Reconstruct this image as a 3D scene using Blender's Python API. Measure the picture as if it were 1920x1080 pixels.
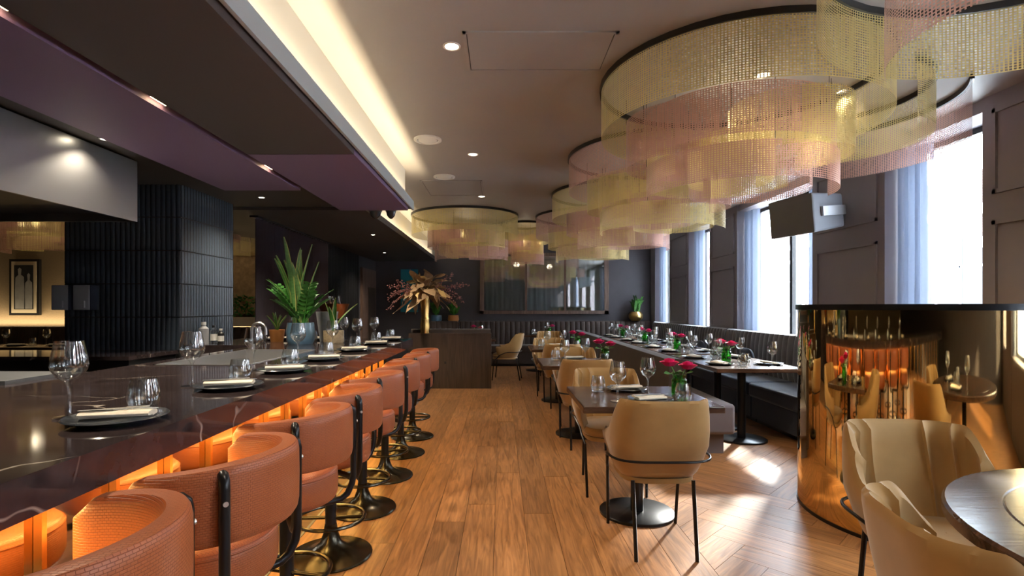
import bpy, math, random
from mathutils import Vector, Matrix
random.seed(7)
PI = math.pi
S = bpy.context.scene
COL = S.collection
for o in list(bpy.data.objects):
    bpy.data.objects.remove(o)
# ------------------------------------------------------------------ camera, sky, sun, large lights, exposure
H = 1.315                                   # eye height; focal length 1000 px of 1920
cam_d = bpy.data.cameras.new('camera'); cam = bpy.data.objects.new('camera', cam_d); COL.objects.link(cam)
cam.location = (0, 0, H); cam.rotation_euler = (PI/2, 0, 0)
cam_d.sensor_width = 36; cam_d.lens = 18.75; cam_d.shift_x = 20/1920; cam_d.shift_y = 36/1920
cam_d.clip_start = 0.02
S.camera = cam
S.view_settings.view_transform = 'Standard'; S.view_settings.look = 'None'
S.view_settings.gamma = 1; S.view_settings.use_curve_mapping = False
S.view_settings.exposure = 1.08
W = bpy.data.worlds.new('sky'); S.world = W; W.use_nodes = True
bg = W.node_tree.nodes['Background']; bg.inputs[0].default_value = (0.80, 0.90, 1.0, 1); bg.inputs[1].default_value = 14.0
def lamp(kind, name, loc, energy, color, rot=(0,0,0), **kw):
    d = bpy.data.lights.new(name, kind); d.energy = energy; d.color = color
    for k, v in kw.items(): setattr(d, k, v)
    o = bpy.data.objects.new(name, d); COL.objects.link(o); o.location = loc; o.rotation_euler = rot
    return o
sv = Vector((-.58*math.cos(math.radians(27)), -.81*math.cos(math.radians(27)), -math.sin(math.radians(27))))
lamp('SUN', 'sun', (6, 10, 8), 8.0, (1, .95, .86), sv.to_track_quat('-Z', 'Y').to_euler(), angle=.05)
WARM = (1, .72, .36)
lamp('AREA', 'cove_led', (-1.004, 1.4, 2.437), 34, (1, .80, .50), (0, PI, 0), shape='RECTANGLE', size=.015, size_y=9.0)
lamp('AREA', 'cove_led', (-1.535, 9.2, 2.417), 18, (1, .80, .50), (0, PI, 0), shape='RECTANGLE', size=.015, size_y=6.2)
lamp('AREA', 'bar_led', (-1.10, 2.7, .868), 40, (1, .68, .22), (0, 0, 0), shape='RECTANGLE', size=.05, size_y=6.2)
lamp('AREA', 'wall_led', (-6.3, 8.88, 1.0), 24, (1, .75, .42), (PI*.93, 0, 0), shape='RECTANGLE', size=6.0, size_y=.05)

# ------------------------------------------------------------------ materials
M = {}
def nmat(name):
    m = bpy.data.materials.new(name); m.use_nodes = True; nt = m.node_tree
    return m, nt, nt.nodes['Principled BSDF'], nt.nodes, nt.links
def mat(name, c, r=.5, metal=0, noise=0, nscale=20, bump=0, coat=0, sheen=0, emit=None, es=0, trans=0, stretch=None):
    m, nt, b, N, L = nmat(name)
    b.inputs['Base Color'].default_value = (*c, 1); b.inputs['Roughness'].default_value = r; b.inputs['Metallic'].default_value = metal
    if coat: b.inputs['Coat Weight'].default_value = coat; b.inputs['Coat Roughness'].default_value = .08
    if sheen: b.inputs['Sheen Weight'].default_value = sheen; b.inputs['Sheen Roughness'].default_value = .4
    if emit: b.inputs['Emission Color'].default_value = (*emit, 1); b.inputs['Emission Strength'].default_value = es
    if trans: b.inputs['Transmission Weight'].default_value = trans
    if noise or bump:
        tc = N.new('ShaderNodeTexCoord'); mp = N.new('ShaderNodeMapping'); t = N.new('ShaderNodeTexNoise')
        t.inputs['Scale'].default_value = nscale; t.inputs['Detail'].default_value = 5
        if stretch: mp.inputs['Scale'].default_value = stretch
        L.new(tc.outputs['Object'], mp.inputs[0]); L.new(mp.outputs[0], t.inputs['Vector'])
        if noise:
            rp = N.new('ShaderNodeMix'); rp.data_type = 'RGBA'
            rp.inputs[6].default_value = (*[x*(1-noise) for x in c], 1); rp.inputs[7].default_value = (*[min(1, x*(1+noise)) for x in c], 1)
            L.new(t.outputs['Fac'], rp.inputs[0]); L.new(rp.outputs[2], b.inputs['Base Color'])
        if bump:
            bp = N.new('ShaderNodeBump'); bp.inputs['Strength'].default_value = bump; bp.inputs['Distance'].default_value = .01
            L.new(t.outputs['Fac'], bp.inputs['Height']); L.new(bp.outputs[0], b.inputs['Normal'])
    M[name] = m
    return m
def wood(name, c1, c2, rough=.35, rnd=True, axis=(1, 12, 12), scale=3.0, tint=.35):
    m, nt, b, N, L = nmat(name)
    tc = N.new('ShaderNodeTexCoord'); mp = N.new('ShaderNodeMapping'); mp.inputs['Scale'].default_value = axis
    oi = N.new('ShaderNodeObjectInfo'); ad = N.new('ShaderNodeVectorMath'); ad.operation = 'ADD'
    mul = N.new('ShaderNodeMath'); mul.operation = 'MULTIPLY'; mul.inputs[1].default_value = 57.0
    L.new(oi.outputs['Random'], mul.inputs[0]); L.new(tc.outputs['Object'], ad.inputs[0]); L.new(mul.outputs[0], ad.inputs[1])
    L.new(ad.outputs[0], mp.inputs[0])
    n1 = N.new('ShaderNodeTexNoise'); n1.inputs['Scale'].default_value = scale; n1.inputs['Detail'].default_value = 6; n1.inputs['Distortion'].default_value = 1.2
    L.new(mp.outputs[0], n1.inputs['Vector'])
    mx = N.new('ShaderNodeMix'); mx.data_type = 'RGBA'; mx.inputs[6].default_value = (*c1, 1); mx.inputs[7].default_value = (*c2, 1)
    cr = N.new('ShaderNodeMapRange'); cr.inputs[1].default_value = .32; cr.inputs[2].default_value = .68
    L.new(n1.outputs['Fac'], cr.inputs[0]); L.new(cr.outputs[0], mx.inputs[0])
    hs = N.new('ShaderNodeHueSaturation'); mr = N.new('ShaderNodeMapRange'); mr.inputs[3].default_value = 1-tint; mr.inputs[4].default_value = 1+tint
    L.new(oi.outputs['Random'], mr.inputs[0]); L.new(mr.outputs[0], hs.inputs['Value']); L.new(mx.outputs[2], hs.inputs['Color'])
    L.new(hs.outputs[0], b.inputs['Base Color'])
    b.inputs['Roughness'].default_value = rough
    bp = N.new('ShaderNodeBump'); bp.inputs['Strength'].default_value = .18; bp.inputs['Distance'].default_value = .004
    L.new(n1.outputs['Fac'], bp.inputs['Height']); L.new(bp.outputs[0], b.inputs['Normal'])
    M[name] = m
    return m
wood('oak', (.20, .085, .03), (.43, .20, .075), .34, tint=.2)
wood('oak_dark', (.06, .03, .015), (.13, .07, .035), .4, tint=.05)
wood('walnut', (.05, .022, .012), (.11, .05, .026), .3, tint=.05)
wood('panel_wood', (.035, .022, .016), (.07, .045, .032), .4, axis=(8, 8, .6), tint=.02)
wood('door_wood', (.10, .06, .045), (.20, .13, .10), .35, axis=(8, 8, .6), tint=.02)
wood('tabletop', (.045, .022, .014), (.10, .05, .03), .22, axis=(1.5, 9, 9), tint=.05)
mat('wall_grey', (.20, .18, .205), .55, noise=.1, nscale=3)
mat('wall_dark', (.06, .056, .066), .5, noise=.2, nscale=4)
mat('ceiling_paint', (.345, .325, .31), .55, noise=.12, nscale=1.2)
mat('soffit_paint', (.40, .43, .45), .5)
mat('cove_paint', (.5, .48, .44), .5)
mat('soffit_dark', (.055, .045, .04), .6)
mat('panel_brown', (.075, .058, .054), .6)
mat('panel_purple', (.19, .12, .21), .6)
mat('black', (.012, .012, .014), .4)
mat('black_metal', (.018, .018, .02), .28, metal=.6)
mat('bronze_black', (.05, .042, .03), .25, metal=.9)
mat('steel', (.55, .55, .55), .32, metal=1)
mat('steel_matt', (.5, .52, .55), .4, metal=.35)
mat('speaker_grille', (.10, .105, .11), .6)
mat('speaker_grey', (.24, .26, .30), .5)
mat('steel_dark', (.22, .23, .25), .4, metal=.8)
mat('brass', (.80, .55, .20), .22, metal=1)
mat('gold_dark', (.62, .42, .16), .3, metal=1)
mat('bar_mirror', (.62, .52, .42), .05, metal=1)
mat('slate', (.07, .075, .085), .5, noise=.3)
mat('tile', (.032, .044, .060), .22, coat=.3)
mat('grout', (.01, .01, .012), .8)
mat('velvet', (.36, .205, .066), .75, noise=.22, nscale=9, sheen=.5)
mat('velvet_pale', (.55, .47, .36), .75, noise=.15, nscale=9, sheen=.4)
mat('sofa_brown', (.045, .028, .022), .7, noise=.3, nscale=10, sheen=.12)
mat('sofa_grey', (.14, .125, .15), .8, noise=.15, nscale=8, sheen=.4)
mat('banquette', (.085, .08, .085), .6, noise=.2, nscale=8, sheen=.5)
mat('navy', (.02, .03, .055), .7, sheen=.4)
mat('linen', (.72, .65, .54), .85, bump=.2, nscale=120)
mat('ceramic_dark', (.03, .035, .045), .25, coat=.4)
mat('ceramic_blue', (.08, .16, .24), .3, noise=.6, nscale=14, coat=.5)
mat('ceramic_grey', (.32, .33, .35), .6, noise=.3, nscale=12)
mat('ceramic_sand', (.42, .33, .2), .6, noise=.4, nscale=60, bump=.6)
mat('terracotta', (.5, .2, .05), .5)
mat('copper', (.45, .22, .12), .3, metal=1)
mat('leaf', (.05, .20, .03), .4, noise=.4, nscale=10)
mat('leaf_snake', (.14, .30, .10), .45, noise=.6, nscale=22, stretch=(1, 1, 3))
mat('leaf_edge', (.55, .55, .18), .5)
mat('stem_green', (.1, .28, .06), .5)
mat('rose', (.72, .02, .16), .55, noise=.2, nscale=30)
mat('dried', (.36, .23, .12), .8, noise=.35, nscale=20)
mat('dried_gold', (.62, .42, .16), .5, noise=.2, nscale=10)
mat('berry', (.28, .12, .11), .7, noise=.3, nscale=40)
mat('white_plastic', (.75, .75, .72), .4)
mat('bulb', (1, 1, 1), .4, emit=(1, .86, .62), es=14)
mat('bulb_slot', (1, .8, .5), .4, emit=(1, .72, .36), es=12)
mat('plaster_white', (.85, .85, .84), .8)
mat('paper_cream', (.72, .64, .5), .7)
mat('moss', (.42, .3, .16), .9, noise=.6, nscale=14, bump=1)
mat('wallpaper', (.26, .2, .13), .6, noise=.25, nscale=25, bump=.3, stretch=(1, 1, 4))
mat('teal', (.02, .25, .32), .5)
def leather():
    m, nt, b, N, L = nmat('leather')
    b.inputs['Base Color'].default_value = (.50, .17, .065, 1); b.inputs['Roughness'].default_value = .42
    tc = N.new('ShaderNodeTexCoord'); sp = N.new('ShaderNodeSeparateXYZ'); L.new(tc.outputs['Object'], sp.inputs[0])
    at = N.new('ShaderNodeMath'); at.operation = 'ARCTAN2'; L.new(sp.outputs[1], at.inputs[0]); L.new(sp.outputs[0], at.inputs[1])
    mu = N.new('ShaderNodeMath'); mu.operation = 'MULTIPLY'; mu.inputs[1].default_value = .28; L.new(at.outputs[0], mu.inputs[0])
    c1 = N.new('ShaderNodeCombineXYZ'); L.new(mu.outputs[0], c1.inputs[0]); L.new(sp.outputs[2], c1.inputs[1])
    ge = N.new('ShaderNodeNewGeometry'); s2 = N.new('ShaderNodeSeparateXYZ'); L.new(ge.outputs['Normal'], s2.inputs[0])
    gt = N.new('ShaderNodeMath'); gt.operation = 'GREATER_THAN'; gt.inputs[1].default_value = .75; L.new(s2.outputs[2], gt.inputs[0])
    vm = N.new('ShaderNodeMix'); vm.data_type = 'VECTOR'; L.new(gt.outputs[0], vm.inputs[0]); L.new(c1.outputs[0], vm.inputs[4]); L.new(tc.outputs['Object'], vm.inputs[5])
    bt = N.new('ShaderNodeTexBrick'); bt.inputs['Scale'].default_value = 1
    bt.inputs['Brick Width'].default_value = .013; bt.inputs['Row Height'].default_value = .0065; bt.inputs['Mortar Size'].default_value = .0009; bt.inputs['Mortar Smooth'].default_value = .8
    bt.inputs['Color1'].default_value = (1, 1, 1, 1); bt.inputs['Color2'].default_value = (.8, .8, .8, 1); bt.inputs['Mortar'].default_value = (0, 0, 0, 1)
    L.new(vm.outputs[1], bt.inputs['Vector'])
    bp = N.new('ShaderNodeBump'); bp.inputs['Strength'].default_value = .55; bp.inputs['Distance'].default_value = .003
    L.new(bt.outputs['Color'], bp.inputs['Height']); L.new(bp.outputs[0], b.inputs['Normal'])
    mx = N.new('ShaderNodeMix'); mx.data_type = 'RGBA'; mx.inputs[6].default_value = (.24, .058, .017, 1); mx.inputs[7].default_value = (.38, .105, .032, 1)
    L.new(bt.outputs['Color'], mx.inputs[0]); L.new(mx.outputs[2], b.inputs['Base Color'])
    M['leather'] = m
leather()
def marble():
    m, nt, b, N, L = nmat('marble')
    b.inputs['Roughness'].default_value = .07
    tc = N.new('ShaderNodeTexCoord'); n = N.new('ShaderNodeTexNoise'); n.inputs['Scale'].default_value = 1.3; n.inputs['Detail'].default_value = 4
    L.new(tc.outputs['Object'], n.inputs['Vector'])
    v = N.new('ShaderNodeTexVoronoi'); v.feature = 'DISTANCE_TO_EDGE'; v.inputs['Scale'].default_value = 1.5
    ad = N.new('ShaderNodeVectorMath'); ad.operation = 'ADD'; L.new(tc.outputs['Object'], ad.inputs[0]); L.new(n.outputs['Color'], ad.inputs[1]); L.new(ad.outputs[0], v.inputs['Vector'])
    mr = N.new('ShaderNodeMapRange'); mr.inputs[1].default_value = .0; mr.inputs[2].default_value = .009; mr.inputs[3].default_value = 1; mr.inputs[4].default_value = 0
    L.new(v.outputs[0], mr.inputs[0])
    n2 = N.new('ShaderNodeTexNoise'); n2.inputs['Scale'].default_value = 3; L.new(tc.outputs['Object'], n2.inputs['Vector'])
    ml = N.new('ShaderNodeMath'); ml.operation = 'MULTIPLY'; L.new(mr.outputs[0], ml.inputs[0])
    r2 = N.new('ShaderNodeMapRange'); r2.inputs[1].default_value = .5; r2.inputs[2].default_value = .62; L.new(n2.outputs['Fac'], r2.inputs[0]); L.new(r2.outputs[0], ml.inputs[1])
    n3 = N.new('ShaderNodeTexNoise'); n3.inputs['Scale'].default_value = 14; n3.inputs['Detail'].default_value = 6; L.new(tc.outputs['Object'], n3.inputs['Vector'])
    m0 = N.new('ShaderNodeMix'); m0.data_type = 'RGBA'; m0.inputs[6].default_value = (.012, .009, .009, 1); m0.inputs[7].default_value = (.055, .040, .042, 1); L.new(n3.outputs['Fac'], m0.inputs[0])
    mx = N.new('ShaderNodeMix'); mx.data_type = 'RGBA'; L.new(m0.outputs[2], mx.inputs[6]); mx.inputs[7].default_value = (.42, .37, .32, 1)
    L.new(ml.outputs[0], mx.inputs[0]); L.new(mx.outputs[2], b.inputs['Base Color'])
    M['marble'] = m
marble()
def thin(name, col, edge, gloss=.06, tint=(1, 1, 1)):
    # thin clear sheet: see-through, mirror-like towards grazing angles
    m = bpy.data.materials.new(name); m.use_nodes = True; nt = m.node_tree; N, L = nt.nodes, nt.links
    N.remove(N['Principled BSDF']); out = N['Material Output']
    t = N.new('ShaderNodeBsdfTransparent'); t.inputs[0].default_value = (*col, 1)
    g = N.new('ShaderNodeBsdfGlossy'); g.inputs['Roughness'].default_value = .02; g.inputs[0].default_value = (*tint, 1)
    lw = N.new('ShaderNodeLayerWeight'); lw.inputs[0].default_value = .5
    mr = N.new('ShaderNodeMapRange'); mr.inputs[3].default_value = gloss; mr.inputs[4].default_value = edge
    pw = N.new('ShaderNodeMath'); pw.operation = 'POWER'; pw.inputs[1].default_value = 2.5
    L.new(lw.outputs['Facing'], pw.inputs[0]); L.new(pw.outputs[0], mr.inputs[0])
    mx = N.new('ShaderNodeMixShader'); L.new(mr.outputs[0], mx.inputs[0]); L.new(t.outputs[0], mx.inputs[1]); L.new(g.outputs[0], mx.inputs[2])
    L.new(mx.outputs[0], out.inputs[0]); M[name] = m
thin('glass', (.93, .95, .95), .95, .12)
thin('glass_green', (.35, .8, .32), .6, .07)
thin('pane', (.97, .99, 1), .5, .04)
thin('pane_dark', (.78, .84, .84), .6, .25)
def sheer(name, c, tr):
    m, nt, b, N, L = nmat(name); b.inputs['Base Color'].default_value = (*c, 1); b.inputs['Roughness'].default_value = .9
    out = N['Material Output']; t = N.new('ShaderNodeBsdfTranslucent'); t.inputs[0].default_value = (*c, 1)
    tp = N.new('ShaderNodeBsdfTransparent'); m1 = N.new('ShaderNodeMixShader'); m1.inputs[0].default_value = .45
    L.new(b.outputs[0], m1.inputs[1]); L.new(t.outputs[0], m1.inputs[2])
    m2 = N.new('ShaderNodeMixShader'); m2.inputs[0].default_value = tr; L.new(m1.outputs[0], m2.inputs[1]); L.new(tp.outputs[0], m2.inputs[2])
    L.new(m2.outputs[0], out.inputs[0]); M[name] = m
sheer('curtain_blue', (.25, .29, .38), .12)
sheer('curtain_dark', (.07, .055, .07), .22)
sheer('curtain_green', (.42, .50, .46), 0)
def chain(name, c):
    # woven chain: link-shaped holes along the strip's length (U) and drop (V), both in metres
    m, nt, b, N, L = nmat(name); out = N['Material Output']
    b.inputs['Base Color'].default_value = (*c, 1); b.inputs['Metallic'].default_value = .45; b.inputs['Roughness'].default_value = .38
    uv = N.new('ShaderNodeUVMap'); sp = N.new('ShaderNodeSeparateXYZ'); L.new(uv.outputs[0], sp.inputs[0])
    def wave(sock, per, ph=None):
        a = N.new('ShaderNodeMath'); a.operation = 'MULTIPLY'; a.inputs[1].default_value = 2*PI/per; L.new(sock, a.inputs[0])
        s = N.new('ShaderNodeMath'); s.operation = 'SINE'; L.new(a.outputs[0], s.inputs[0]); return s.outputs[0]
    u, v = wave(sp.outputs[0], .017), wave(sp.outputs[1], .013)
    mxm = N.new('ShaderNodeMath'); mxm.operation = 'MAXIMUM'; L.new(u, mxm.inputs[0]); L.new(v, mxm.inputs[1])
    gt = N.new('ShaderNodeMath'); gt.operation = 'GREATER_THAN'; gt.inputs[1].default_value = .36; L.new(mxm.outputs[0], gt.inputs[0])
    tp = N.new('ShaderNodeBsdfTransparent'); mx = N.new('ShaderNodeMixShader')
    tl = N.new('ShaderNodeBsdfTranslucent'); tl.inputs[0].default_value = (*c, 1)
    m0 = N.new('ShaderNodeMixShader'); m0.inputs[0].default_value = .3; L.new(b.outputs[0], m0.inputs[1]); L.new(tl.outputs[0], m0.inputs[2])
    L.new(gt.outputs[0], mx.inputs[0]); L.new(tp.outputs[0], mx.inputs[1]); L.new(m0.outputs[0], mx.inputs[2])
    L.new(mx.outputs[0], out.inputs[0]); M[name] = m
chain('chain_gold', (.66, .55, .25)); chain('chain_pink', (.56, .34, .29))
def brick_facade():
    m, nt, b, N, L = nmat('facade_brick')
    tc = N.new('ShaderNodeTexCoord'); sp = N.new('ShaderNodeSeparateXYZ'); cb = N.new('ShaderNodeCombineXYZ')
    L.new(tc.outputs['Object'], sp.inputs[0]); L.new(sp.outputs[1], cb.inputs[0]); L.new(sp.outputs[2], cb.inputs[1])
    bt = N.new('ShaderNodeTexBrick'); bt.inputs['Scale'].default_value = 1; bt.inputs['Brick Width'].default_value = .23; bt.inputs['Row Height'].default_value = .075; bt.inputs['Mortar Size'].default_value = .006
    bt.inputs['Color1'].default_value = (.16, .09, .07, 1); bt.inputs['Color2'].default_value = (.12, .07, .055, 1); bt.inputs['Mortar'].default_value = (.3, .28, .26, 1)
    L.new(cb.outputs[0], bt.inputs['Vector']); L.new(bt.outputs[0], b.inputs['Base Color']); b.inputs['Roughness'].default_value = .9
    M['facade_brick'] = m
brick_facade()

# ------------------------------------------------------------------ mesh helpers
class MB:
    def __init__(s): s.v = []; s.f = []; s.uv = {}
    def add(s, vs, fs):
        n = len(s.v); s.v += [tuple(p) for p in vs]; s.f += [tuple(i+n for i in f) for f in fs]; return s
    def box(s, x0, x1, y0, y1, z0, z1):
        return s.add([(x0,y0,z0),(x1,y0,z0),(x1,y1,z0),(x0,y1,z0),(x0,y0,z1),(x1,y0,z1),(x1,y1,z1),(x0,y1,z1)],
                     [(3,2,1,0),(4,5,6,7),(0,1,5,4),(1,2,6,5),(2,3,7,6),(3,0,4,7)])
    def lathe(s, prof, n=32, c=(0,0,0), close=False):
        vs = []; fs = []; k = len(prof)
        for i in range(n):
            a = 2*PI*i/n
            for r, z in prof: vs.append((c[0]+r*math.cos(a), c[1]+r*math.sin(a), c[2]+z))
        for i in range(n):
            j = (i+1) % n
            for q in range(k-1): fs.append((i*k+q, j*k+q, j*k+q+1, i*k+q+1))
        return s.add(vs, fs)
    def tube(s, pts, r, n=10, cap=True):
        pts = [Vector(p) for p in pts]; vs = []; fs = []; up = Vector((0,0,1)); last = None
        for i, p in enumerate(pts):
            t = (pts[min(i+1, len(pts)-1)] - pts[max(i-1, 0)]).normalized()
            if last is None:
                a = t.cross(up); a = a.normalized() if a.length > 1e-4 else Vector((1,0,0))
            else:
                a = last - t*last.dot(t); a.normalize()
            last = a; b = t.cross(a); rr = r[i] if isinstance(r, (list, tuple)) else r
            for k in range(n):
                w = 2*PI*k/n; vs.append(p + a*math.cos(w)*rr + b*math.sin(w)*rr)
        for i in range(len(pts)-1):
            for k in range(n):
                l = (k+1) % n; fs.append((i*n+k, i*n+l, (i+1)*n+l, (i+1)*n+k))
        if cap: fs.append(tuple(range(n-1, -1, -1))); e = (len(pts)-1)*n; fs.append(tuple(e+k for k in range(n)))
        return s.add(vs, fs)
    def ring(s, R, r, z, n=40, m=8):
        vs = []; fs = []
        for i in range(n):
            a = 2*PI*i/n
            for k in range(m):
                b = 2*PI*k/m; q = R+r*math.cos(b); vs.append((q*math.cos(a), q*math.sin(a), z+r*math.sin(b)))
        for i in range(n):
            for k in range(m):
                j, l = (i+1) % n, (k+1) % m; fs.append((i*m+k, j*m+k, j*m+l, i*m+l))
        return s.add(vs, fs)
    def prism(s, poly, z0, z1):
        n = len(poly); vs = [(x,y,z0) for x,y in poly] + [(x,y,z1) for x,y in poly]
        fs = [tuple(range(n-1,-1,-1)), tuple(range(n,2*n))] + [(i,(i+1)%n,n+(i+1)%n,n+i) for i in range(n)]
        return s.add(vs, fs)
    def grid(s, rows, closed=False):
        m = len(rows[0]); vs = [p for r in rows for p in r]; fs = []
        for i in range(len(rows)-1):
            for k in range(m if closed else m-1):
                l = (k+1) % m; fs.append((i*m+k, i*m+l, (i+1)*m+l, (i+1)*m+k))
        return s.add(vs, fs)
    def mesh(s, name, mats, smooth=False, bevel=0):
        me = bpy.data.meshes.new(name); me.from_pydata(s.v, [], s.f); me.update()
        if smooth:
            for p in me.polygons: p.use_smooth = True
            try: me.set_sharp_from_angle(angle=math.radians(40))
            except Exception: pass
        me.materials.append(M[mats]); return me
    def build(s, name, m, parent=None, smooth=False, bevel=0, loc=None, rz=0):
        o = bpy.data.objects.new(name, s.mesh(name, m, smooth)); COL.objects.link(o)
        if parent: o.parent = parent
        if loc: o.location = loc
        o.rotation_euler.z = rz
        if bevel:
            b = o.modifiers.new('bevel', 'BEVEL'); b.width = bevel; b.segments = 3; b.limit_method = 'ANGLE'; b.angle_limit = math.radians(40)
            for p in o.data.polygons: p.use_smooth = True
            try: o.data.set_sharp_from_angle(angle=math.radians(60))
            except Exception: pass
        return o
def bx(name, m, x0, x1, y0, y1, z0, z1, parent=None, bevel=0):
    return MB().box(x0,x1,y0,y1,z0,z1).build(name, m, parent, bevel=bevel)
def tag(o, label, cat, group=None):
    o['label'] = label; o['category'] = cat
    if group: o['group'] = group
    return o
def thing(name, loc, label, cat, group=None, rz=0):
    o = bpy.data.objects.new(name, None); COL.objects.link(o); o.location = loc; o.rotation_euler.z = rz; o.empty_display_size = .1
    return tag(o, label, cat, group)
def struct(o): o['kind'] = 'structure'; return o
def inst(name, me, parent=None, loc=(0,0,0), rot=(0,0,0), sc=None):
    o = bpy.data.objects.new(name, me); COL.objects.link(o); o.location = loc; o.rotation_euler = rot
    if parent: o.parent = parent
    if sc: o.scale = sc
    return o
def copy_tree(o, parent=None):
    c = o.copy(); COL.objects.link(c); c.parent = parent
    for ch in list(o.children): copy_tree(ch, c)
    return c
ORD = ['first','second','third','fourth','fifth','sixth','seventh','eighth','ninth','tenth']

# ------------------------------------------------------------------ the room
ZC = 2.83; XW = 3.5; YB = 12.5; YF = -3.5; ZS = 2.42
fl = struct(bx('floor', 'oak_dark', -9.6, 3.9, YF, YB+.1, -.10, -.012))
struct(bx('floor', 'oak_dark', -9.5, -1.160, YF, YB, -.012, 0))
bx('threshold_strip', 'steel_dark', -1.160, -1.145, YF, 8.6, -.012, .003, fl)
w = (1.065+1.145)/12
for c in range(12):                                           # straight planks of the aisle
    x0 = -1.145+c*w; y = -3.5+random.uniform(-1.2, 0)
    while y < YB:
        y1 = y+random.choice((1.5, 1.9, 2.3)); a, b_ = max(y, YF), min(y1, YB)
        if b_-a > .05:
            o = MB().box(-(b_-a)/2+.001, (b_-a)/2-.001, -w/2+.0012, w/2-.0012, -.012, 0).build('plank', 'oak', fl, loc=(x0+w/2, (a+b_)/2, 0), rz=PI/2)
        y = y1
def clip(poly, f):
    out = []
    for i in range(len(poly)):
        p, q = poly[i], poly[(i+1) % len(poly)]; a, b_ = f(p), f(q)
        if a >= 0: out.append(p)
        if a*b_ < 0: t = a/(a-b_); out.append((p[0]+(q[0]-p[0])*t, p[1]+(q[1]-p[1])*t))
    return out
hw, hl = .184, .92; C45 = math.sqrt(.5)
def herring(X0, X1, Y0, Y1):
    for m_ in range(-8, 9):
        for k in range(-60, 90):
            for kind in (0, 1):
                ax = k*hw+2*hl*m_; ay = k*hw if kind == 0 else (k+1)*hw
                lw, lh = (hl, hw) if kind == 0 else (hw, hl)
                g = .0012
                P = [(ax+g, ay+g), (ax+lw-g, ay+g), (ax+lw-g, ay+lh-g), (ax+g, ay+lh-g)]
                R = [(C45*(x-y)+2.0, C45*(x+y)+1.0) for x, y in P]
                for f in (lambda p: p[0]-X0, lambda p: X1-p[0], lambda p: p[1]-Y0, lambda p: Y1-p[1]):
                    R = clip(R, f) if R else R
                if len(R) < 3: continue
                cx = sum(p[0] for p in R)/len(R); cy = sum(p[1] for p in R)/len(R)
                rz = PI/4 if kind == 0 else 3*PI/4
                ca, sa = math.cos(-rz), math.sin(-rz)
                Q = [((x-cx)*ca-(y-cy)*sa, (x-cx)*sa+(y-cy)*ca) for x, y in R]
                area = abs(sum(Q[i][0]*Q[(i+1) % len(Q)][1]-Q[(i+1) % len(Q)][0]*Q[i][1] for i in range(len(Q))))/2
                if area < .002: continue
                MB().prism(Q, -.012, 0).build('plank', 'oak', fl, loc=(cx, cy, 0), rz=rz)
herring(1.067, XW, 1.2, YB)
struct(bx('floor', 'oak', 1.067, XW, YF, 1.2, -.012, 0))
# ceiling: main, cove riser, soffits with fascia lips
struct(bx('ceiling', 'ceiling_paint', -9.6, 3.9, YF-.1, YB+.1, ZC, ZC+.12))
so = struct(bx('ceiling_soffit', 'soffit_dark', -4.2, -1.068, YF, 5.88, ZS, ZC))
bx('cove_riser', 'cove_paint', -1.068, -1.060, YF, 5.88, ZS+.03, ZC-.001, so)
bx('fascia', 'soffit_paint', -.985, -.967, YF, 5.90, 2.385, 2.485, so)
bx('fascia_shelf', 'soffit_dark', -1.07, -.985, YF, 5.90, 2.40, 2.43, so)
bx('soffit_end', 'cove_paint', -1.60, -1.07, 5.88, 5.90, ZS, ZC, so)
s2 = struct(bx('ceiling_soffit', 'soffit_dark', -4.2, -1.62, 5.9, YB, 2.39, ZC))
bx('cove_riser', 'cove_paint', -1.62, -1.612, 5.9, YB, 2.40, ZC-.001, s2)
bx('fascia', 'soffit_dark', -1.515, -1.50, 5.9, YB, 2.385, 2.46, s2)
bx('fascia_shelf', 'soffit_dark', -1.62, -1.515, 5.9, YB, 2.39, 2.41, s2)
tag(bx('acoustic_panel', 'panel_brown', -1.725, -1.0, YF+.2, 3.62, 2.352, 2.396), 'long dark brown ceiling panel above the bar stools, nearest to the camera', 'panel')
tag(bx('acoustic_panel', 'panel_purple', -1.725, -1.0, 3.625, 5.72, 2.352, 2.396), 'purple ceiling panel beyond the dark brown one, above the far end of the bar', 'panel')
tag(bx('acoustic_panel', 'panel_purple', -2.46, -1.785, YF+.2, 4.74, 2.352, 2.396), 'long purple ceiling panel left of the light slot, above the bar top', 'panel')
for i, y in enumerate((1.85, 2.75, 4.05)):
    t = thing('slot_spotlight', (-1.755, y, 2.40), '%s small warm spotlight in the slot between ceiling panels, counted from the camera' % ORD[i], 'spotlight', 'spotlights in the ceiling slot')
    MB().box(-.02, .02, -.07, .07, -.02, 0).build('housing', 'black', t); MB().box(-.016, .016, -.06, .06, -.024, -.02).build('bulb', 'bulb_slot', t)
    lamp('SPOT', 'slot_spot', (-1.755, y, 2.34), 45, (1, .84, .62), spot_size=1.9, spot_blend=.6, shadow_soft_size=.03)
for i, (x, y, z) in enumerate(((-2.6, 3.5, ZS), (-2.41, 5.36, ZS), (-1.9, 7.9, 2.39), (-2.3, 10.5, 2.39))):  # third fitting is added, to brighten the dried bouquet
    t = thing('soffit_downlight', (x, y, z), 'small recessed downlight in the dark lowered ceiling, %s from the camera' % ORD[i], 'downlight', 'small soffit downlights')
    MB().lathe([(.036, 0), (.036, -.005), (.026, -.005), (.025, 0)], 20).build('trim_ring', 'steel', t, True); MB().lathe([(0, -.003), (.025, -.003)], 20).build('bulb', 'bulb', t)
    lamp('SPOT', 'soffit_beam', (x, y, z-.02), 55, (1, .86, .66), spot_size=2.2, spot_blend=.8, shadow_soft_size=.04)
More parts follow.
